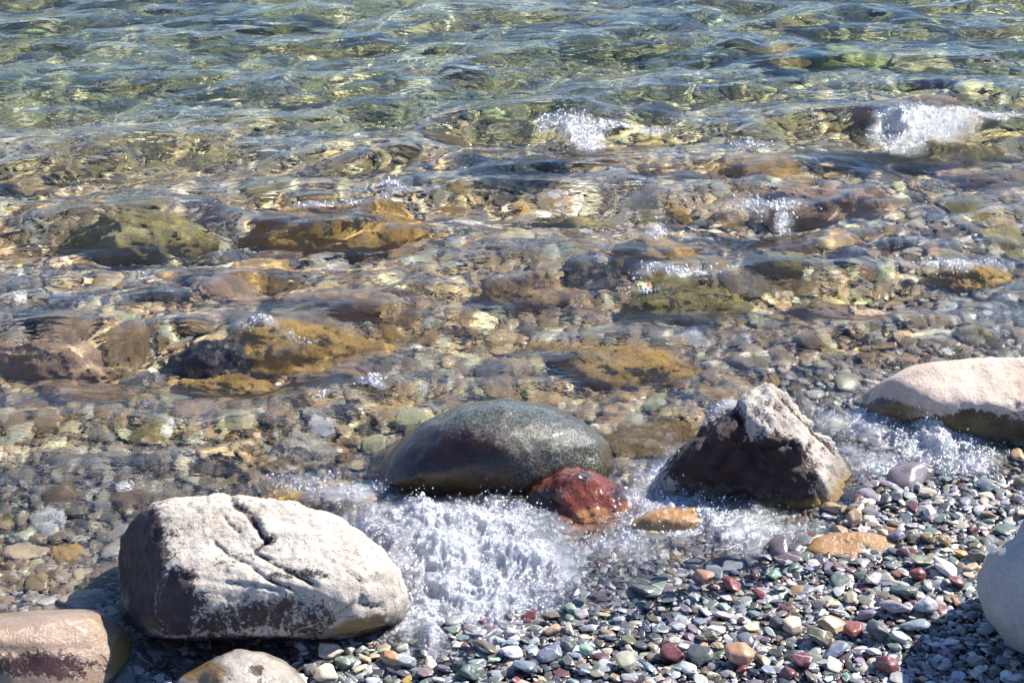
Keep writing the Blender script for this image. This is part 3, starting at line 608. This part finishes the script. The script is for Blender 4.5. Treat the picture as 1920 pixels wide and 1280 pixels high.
for i, (x0, y0, rx, ry, rz, cn, wd, rot) in enumerate(cand):
    o = link('pebble', _pm[i % 14][1]); c = np.array(PAL[cn]) * rr.uniform(.85, 1.4) * (1 + rr.normal(0, .05, 3))
    zc = float(gsurf(x0, y0)[0])
    o.location = (x0, y0, zc + rz * .55 + .006); o.scale = (rx, ry, rz); o.rotation_euler = (rr.normal(0, .16), rr.normal(0, .16), rot)
    o.color = (*np.clip(c, .01, .85), 1)
    tag(o, lab_of[i], 'pebble', 'pebbles on the beach')

# gravel: the countless smaller stones of the beach and of the lake bed
def gn_scatter(name, pts, cols, scl, rot, idx, meshes, kind='stuff'):
    me = bpy.data.meshes.new(name); me.vertices.add(len(pts)); me.vertices.foreach_set('co', np.asarray(pts, np.float32).ravel())
    for an, ty, av, key in (('pcol', 'FLOAT_COLOR', cols, 'color'), ('pscl', 'FLOAT_VECTOR', scl, 'vector'), ('prot', 'FLOAT_VECTOR', rot, 'vector'), ('pidx', 'INT', idx, 'value')):
        if av is None: continue
        a = me.attributes.new(an, ty, 'POINT'); a.data.foreach_set(key, np.asarray(av, np.int32 if ty == 'INT' else np.float32).ravel())
    o = link(name, me); tag(o, kind=kind)
    g = bpy.data.node_groups.new(name, 'GeometryNodeTree'); g.interface.new_socket('Geometry', in_out='INPUT', socket_type='NodeSocketGeometry'); g.interface.new_socket('Geometry', in_out='OUTPUT', socket_type='NodeSocketGeometry')
    N = g.nodes; L = g.links; gi = N.new('NodeGroupInput'); go = N.new('NodeGroupOutput')
    j = N.new('GeometryNodeJoinGeometry')
    for m_ in reversed(meshes):
        so = bpy.data.objects.new(name + '_source', m_); so.cycles.is_caustics_receiver = True
        oi = N.new('GeometryNodeObjectInfo'); oi.inputs['Object'].default_value = so; oi.inputs['As Instance'].default_value = True
        L.new(oi.outputs['Geometry'], j.inputs[0])
    ip = N.new('GeometryNodeInstanceOnPoints'); ip.inputs['Pick Instance'].default_value = True
    def na(n, t):
        q = N.new('GeometryNodeInputNamedAttribute'); q.data_type = t; q.inputs['Name'].default_value = n; return q.outputs['Attribute']
    L.new(gi.outputs[0], ip.inputs['Points']); L.new(j.outputs[0], ip.inputs['Instance']); L.new(na('pidx', 'INT'), ip.inputs['Instance Index'])
    er = N.new('FunctionNodeEulerToRotation'); L.new(na('prot', 'FLOAT_VECTOR'), er.inputs[0]); L.new(er.outputs[0], ip.inputs['Rotation'])
    L.new(na('pscl', 'FLOAT_VECTOR'), ip.inputs['Scale']); L.new(ip.outputs[0], go.inputs[0])
    md = o.modifiers.new('scatter', 'NODES'); md.node_group = g; return o
r2 = np.random.default_rng(9)
def jgrid(x0, x1, y0, y1, s):
    X, Y = np.meshgrid(np.arange(x0, x1, s), np.arange(y0, y1, s)); X, Y = X.ravel(), Y.ravel()
    return X + r2.uniform(-.5, .5, len(X)) * s, Y + r2.uniform(-.5, .5, len(Y)) * s
X1, Y1 = jgrid(-1.5, 2.0, 3.0, 5.6, .0130); k = (Y1 < shore(X1) + .75); X1, Y1 = X1[k], Y1[k]; R1 = np.clip(r2.lognormal(math.log(.0105), .45, len(X1)), .004, .021)
X2, Y2 = jgrid(-2.8, 2.8, 3.3, 9.8, .030); k = (Y2 > shore(X2) + .05); X2, Y2 = X2[k], Y2[k]; R2 = np.clip(r2.lognormal(math.log(.0175), .5, len(X2)), .008, .07)
X, Y, RR = np.r_[X1, X2], np.r_[Y1, Y2], np.r_[R1, R2]
n = len(X); G = gsurf(X, Y)
ci = r2.choice(len(names), n, p=wts); C = np.array([PAL[q] for q in names])[ci] * r2.choice([.55, .85, 1.1, 1.5], n)[:, None] * r2.uniform(.8, 1.2, n)[:, None]
C = C * .72 + C.mean(1, keepdims=True) * .28
off = sst(.05, 1.2, Y - shore(X))[:, None]                # algae film on the stones farther out
patch = sst(-.4, .15, perlin(P2(X, Y, 1.7), 61))[:, None]
C = C * (1 - .68 * off) + (np.array([.58, .39, .15]) * patch + np.array([.36, .32, .22]) * (1 - patch)) * off * .68 * (C.mean(1, keepdims=True) * 3.6 + .75)
far = sst(6.3, 7.9, Y)[:, None]; C = C * (1 - far * .6) + np.array([.22, .42, .15]) * far * .6  # green of the deep water mixed into the stone colour
scl = np.stack([RR, RR * r2.uniform(.6, .95, n), RR * r2.uniform(.18, .40, n)], 1)
pts = np.stack([X, Y, G - .004 + scl[:, 2] * .5 + r2.uniform(0, .004, n)], 1)
rot = np.stack([r2.normal(0, .15, n), r2.normal(0, .15, n), r2.uniform(-3.1, 3.1, n)], 1)
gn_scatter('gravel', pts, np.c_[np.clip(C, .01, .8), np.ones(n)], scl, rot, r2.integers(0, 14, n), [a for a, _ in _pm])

# ------------------------------------------------------------------ splashes: torn sheets of froth with their drops and bubbles
def froth_mat():
    m, t = newmat('froth'); b = NB(t)
    pos = b.n('ShaderNodeNewGeometry').outputs['Position']; f = b.attr('foam')
    wp = b.n('ShaderNodeVectorMath', {0: b.n('ShaderNodeTexNoise', {'Vector': pos, 'Scale': 24.0, 'Detail': 3.0}).outputs['Color'], 1: (.05, .05, .05)}, operation='MULTIPLY').outputs[0]
    wpos = b.n('ShaderNodeVectorMath', {0: pos, 1: wp}, operation='ADD').outputs[0]
    a = b.noise(wpos, 20, 6, .7, .6); c = b.noise(wpos, 95, 6, .75, .4); e = b.noise(wpos, 330, 3, .7)
    k = b.math('ADD', b.math('MULTIPLY', b.math('SUBTRACT', a, .5), 2.2), b.math('ADD', b.math('MULTIPLY', b.math('SUBTRACT', c, .5), 2.6), b.math('MULTIPLY', b.math('SUBTRACT', e, .5), 1.3)))
    dens = b.math('ADD', b.math('MULTIPLY_ADD', f, 1.25, -.58), b.math('MULTIPLY', k, .60))
    cov = b.rng(dens, -.05, 1.05, 0, .82)
    nrm = b.bump(b.math('ADD', c, b.math('MULTIPLY', e, .2)), .6, .010)
    col = b.mix(b.rng(c, .35, .62), (.66, .72, .82), (.96, .975, 1.0))
    p = b.n('ShaderNodeBsdfPrincipled', {'Base Color': col, 'Roughness': .16, 'Normal': nrm, 'Specular IOR Level': .9, 'Subsurface Weight': 0.0})
    tr = b.n('ShaderNodeBsdfTranslucent', {'Color': (.9, .93, .98, 1), 'Normal': nrm})
    fo = b.n('ShaderNodeMixShader', {0: .45, 1: p.outputs[0], 2: tr.outputs[0]})
    gl = b.n('ShaderNodeBsdfGlossy', {'Color': (.9, .93, 1, 1), 'Roughness': .12, 'Normal': nrm}); tp = b.n('ShaderNodeBsdfTransparent')
    film = b.n('ShaderNodeMixShader', {0: b.rng(f, .1, .5, 0, .30), 1: tp.outputs[0], 2: gl.outputs[0]})
    mx = b.n('ShaderNodeMixShader', {0: cov, 1: film.outputs[0], 2: fo.outputs[0]})
    b.out(mx.outputs[0]); return m
MD, MF = drop_mat(), froth_mat()
d, F = ico(2); _drop = mesh_from('drop', d * (1 + .06 * perlin(d * 1.5, 5))[:, None], F, MD)
def splash(label, blobs, n, rmed, hmax, seed, relief=1.0):
    q = np.random.default_rng(seed); bb = [_blob((b[0], b[1], b[2], b[3], b[4])) for b in blobs]
    x0 = min(b[0] - 1.9 * b[2] for b in bb); x1 = max(b[0] + 1.9 * b[2] for b in bb); y0 = min(b[1] - 1.9 * b[3] for b in bb); y1 = max(b[1] + 1.9 * b[3] for b in bb)
    st = .0026 if (x1 - x0) < .9 else .0032
    X, Y, F = grid(np.arange(x0, x1, st), np.arange(y0, y1, st * 1.15))
    thin = 1 if relief >= 1 else (.85 if relief > .4 else .5)
    f = np.zeros_like(X)
    wx = X + .05 * perlin(P2(X, Y, 12), seed + 300); wy = Y + .05 * perlin(P2(X, Y, 12), seed + 301)
    for (a, b, rx, ry, s_) in bb: f = np.maximum(f, s_ * np.exp(-(((wx - a) / rx) ** 2 + ((wy - b) / ry) ** 2) * .8))
    f = f * thin
    kp = (f > .16 * thin)[F].all(1); F = F[kp]; us = np.unique(F); mp = np.full(len(X), -1); mp[us] = np.arange(len(us)); X, Y, f = X[us], Y[us], f[us]; F = mp[F]
    h, _ = water_h(X, Y)
    g = sst(.16, .6, f)
    z = h + .001 + g * relief * (.004 + .026 * np.maximum(fbm(P2(X, Y, 13), 3, seed + 400), -.1) + .0045 * fbm(P2(X, Y, 48), 3, seed + 401, .5) + .0006 * fbm(P2(X, Y, 170), 2, seed + 402))
    z = np.maximum(z, gsurf(X, Y) + .004)
    root = link('splash', mesh_from('splash', np.stack([X, Y, z], 1), F, MF, {'foam': f})); tag(root, label, 'splash', 'splashes of white water')
    i = q.choice(len(X), n, p=f ** 1.5 / (f ** 1.5).sum()); cl = fbm(P2(X[i], Y[i], 20), 2, seed) + .2 * fbm(P2(X[i], Y[i], 60), 1, seed + 3)
    i = i[cl > q.uniform(-.1, .4, n)]; m = len(i)
    r = np.clip(q.lognormal(math.log(rmed), .5, m), .0005, .0045)
    up = np.where(q.uniform(0, 1, m) < .35, q.exponential(hmax * .25, m), 0); up = np.minimum(up, hmax)
    P = np.stack([X[i] + q.normal(0, .004, m) + up * q.normal(0, .5, m), Y[i] + q.normal(0, .004, m) - up * .2, z[i] + r * .4 + up], 1)
    s = np.stack([r, r, r * q.uniform(.8, 1.8, m)], 1)
    o = gn_scatter('spray', P, None, s, q.uniform(-.6, .6, (m, 3)), np.zeros(m), [_drop]); o.parent = root
    return root
splash('biggest mass of white water, between the large cream boulder and rust red rock', FOAM[:7], 8000, .0010, .07, 1)
splash('thin veil of bubbles in the water behind the large cream boulder', FOAM[7:9], 900, .0010, .02, 2)
splash('bubbles heaped against the foot of the dark domed boulder', FOAM[9:11], 1200, .0010, .04, 3)
splash('white bubbles around the orange and gold rock', [FOAM[11], FOAM[12], ell(1250, 965, 95, 40, .8), ell(1130, 950, 60, 30, .42)], 1800, .0011, .03, 4)
splash('white water spreading onto the pebbles below the pyramid boulder', FOAM[13:16], 2400, .0010, .03, 5)
splash('arc of white water breaking below the long pink and cream boulder', FOAM[16:21], 3600, .0011, .05, 6)
splash('small splash leaping from the water right of the top centre', [ell(1040, 236, 30, 9), ell(1095, 252, 32, 20), ell(1140, 237, 60, 5, .7), ell(1225, 240, 34, 5, .6)], 900, .0018, .025, 7, relief=.45)
splash('wide splash near the upper right edge', [ell(1680, 250, 42, 20), ell(1740, 244, 70, 14), ell(1830, 236, 80, 6, .7)], 1400, .0018, .025, 8, relief=.45)
splash('crescent of drops over the big amber submerged boulder', [ell(735, 358, 20, 16), ell(680, 382, 50, 4), ell(600, 388, 50, 3)], 500, .0018, .012, 9, relief=.3)
splash('few drops on top of the golden submerged boulder', [ell(1408, 268, 34, 8)], 220, .0018, .02, 10, relief=.3)
splash('streaks of drops above the golden rough submerged boulder', [ell(1440, 388, 70, 8), ell(1468, 408, 18, 14), ell(1400, 395, 90, 16, .5), ell(1285, 385, 20, 8, .4)], 600, .0017, .015, 11, relief=.3)
splash('curtain of drops falling over the dark wet boulder right of centre', [ell(1270, 520, 80, 10), ell(1210, 545, 30, 5, .6)], 600, .0017, .015, 12, relief=.3)
splash('drops on the golden rock near the right edge', [ell(1800, 497, 70, 10)], 400, .0017, .01, 13, relief=.3)
splash('small cap of foam on the long golden boulder left of centre', [ell(485, 626, 34, 10), ell(560, 640, 40, 6, .5)], 500, .0014, .01, 14, relief=.3)
splash('tiny streak of foam left of centre above the dark domed boulder', [ell(695, 728, 30, 7), ell(605, 748, 30, 5, .4)], 260, .0018, .01, 15)
splash('bubbles climbing the shaded left flank of the pyramid boulder', [ell(1290, 890, 50, 40), ell(1350, 800, 30, 40, .4)], 1500, .0012, .05, 16)
splash('spray of drops over the golden rough boulder', [ell(1232, 430, 26, 14)], 90, .0022, .02, 17, relief=.3)

# larger cobbles scattered over the lake bed, too many and too blurred to count
X, Y = jgrid(-2.8, 2.8, 3.9, 9.6, .19); k = (Y > shore(X) + .28) & (r2.uniform(0, 1, len(X)) < .7); X, Y = X[k], Y[k]
n = len(X); RR = np.clip(r2.lognormal(math.log(.062), .4, n), .03, .14) * (.75 + .35 * sst(.3, 2, Y - shore(X)))
cc = np.array([PINK, BROWN, OLIVE, PALE, (.33, .33, .30), (.42, .36, .26), GOLD, DARK])[r2.choice(8, n, p=[.20, .17, .13, .08, .10, .14, .12, .06])] * r2.choice([.65, .95, 1.2], n)[:, None] * r2.uniform(.85, 1.1, n)[:, None]
fr = sst(6.3, 7.9, Y)[:, None]; cc = cc * (1 - fr * .6) + np.array([.25, .42, .13]) * fr * .6  # cobbles far out carry the deep water's green in their colour
scl = np.stack([RR, RR * r2.uniform(.55, .95, n), RR * r2.uniform(.3, .55, n)], 1)
for me in _subm: me.materials[0] = MSUB
_cob = []
for me in _subm:
    q = me.copy(); q.materials[0] = MSUBI; _cob.append(q)
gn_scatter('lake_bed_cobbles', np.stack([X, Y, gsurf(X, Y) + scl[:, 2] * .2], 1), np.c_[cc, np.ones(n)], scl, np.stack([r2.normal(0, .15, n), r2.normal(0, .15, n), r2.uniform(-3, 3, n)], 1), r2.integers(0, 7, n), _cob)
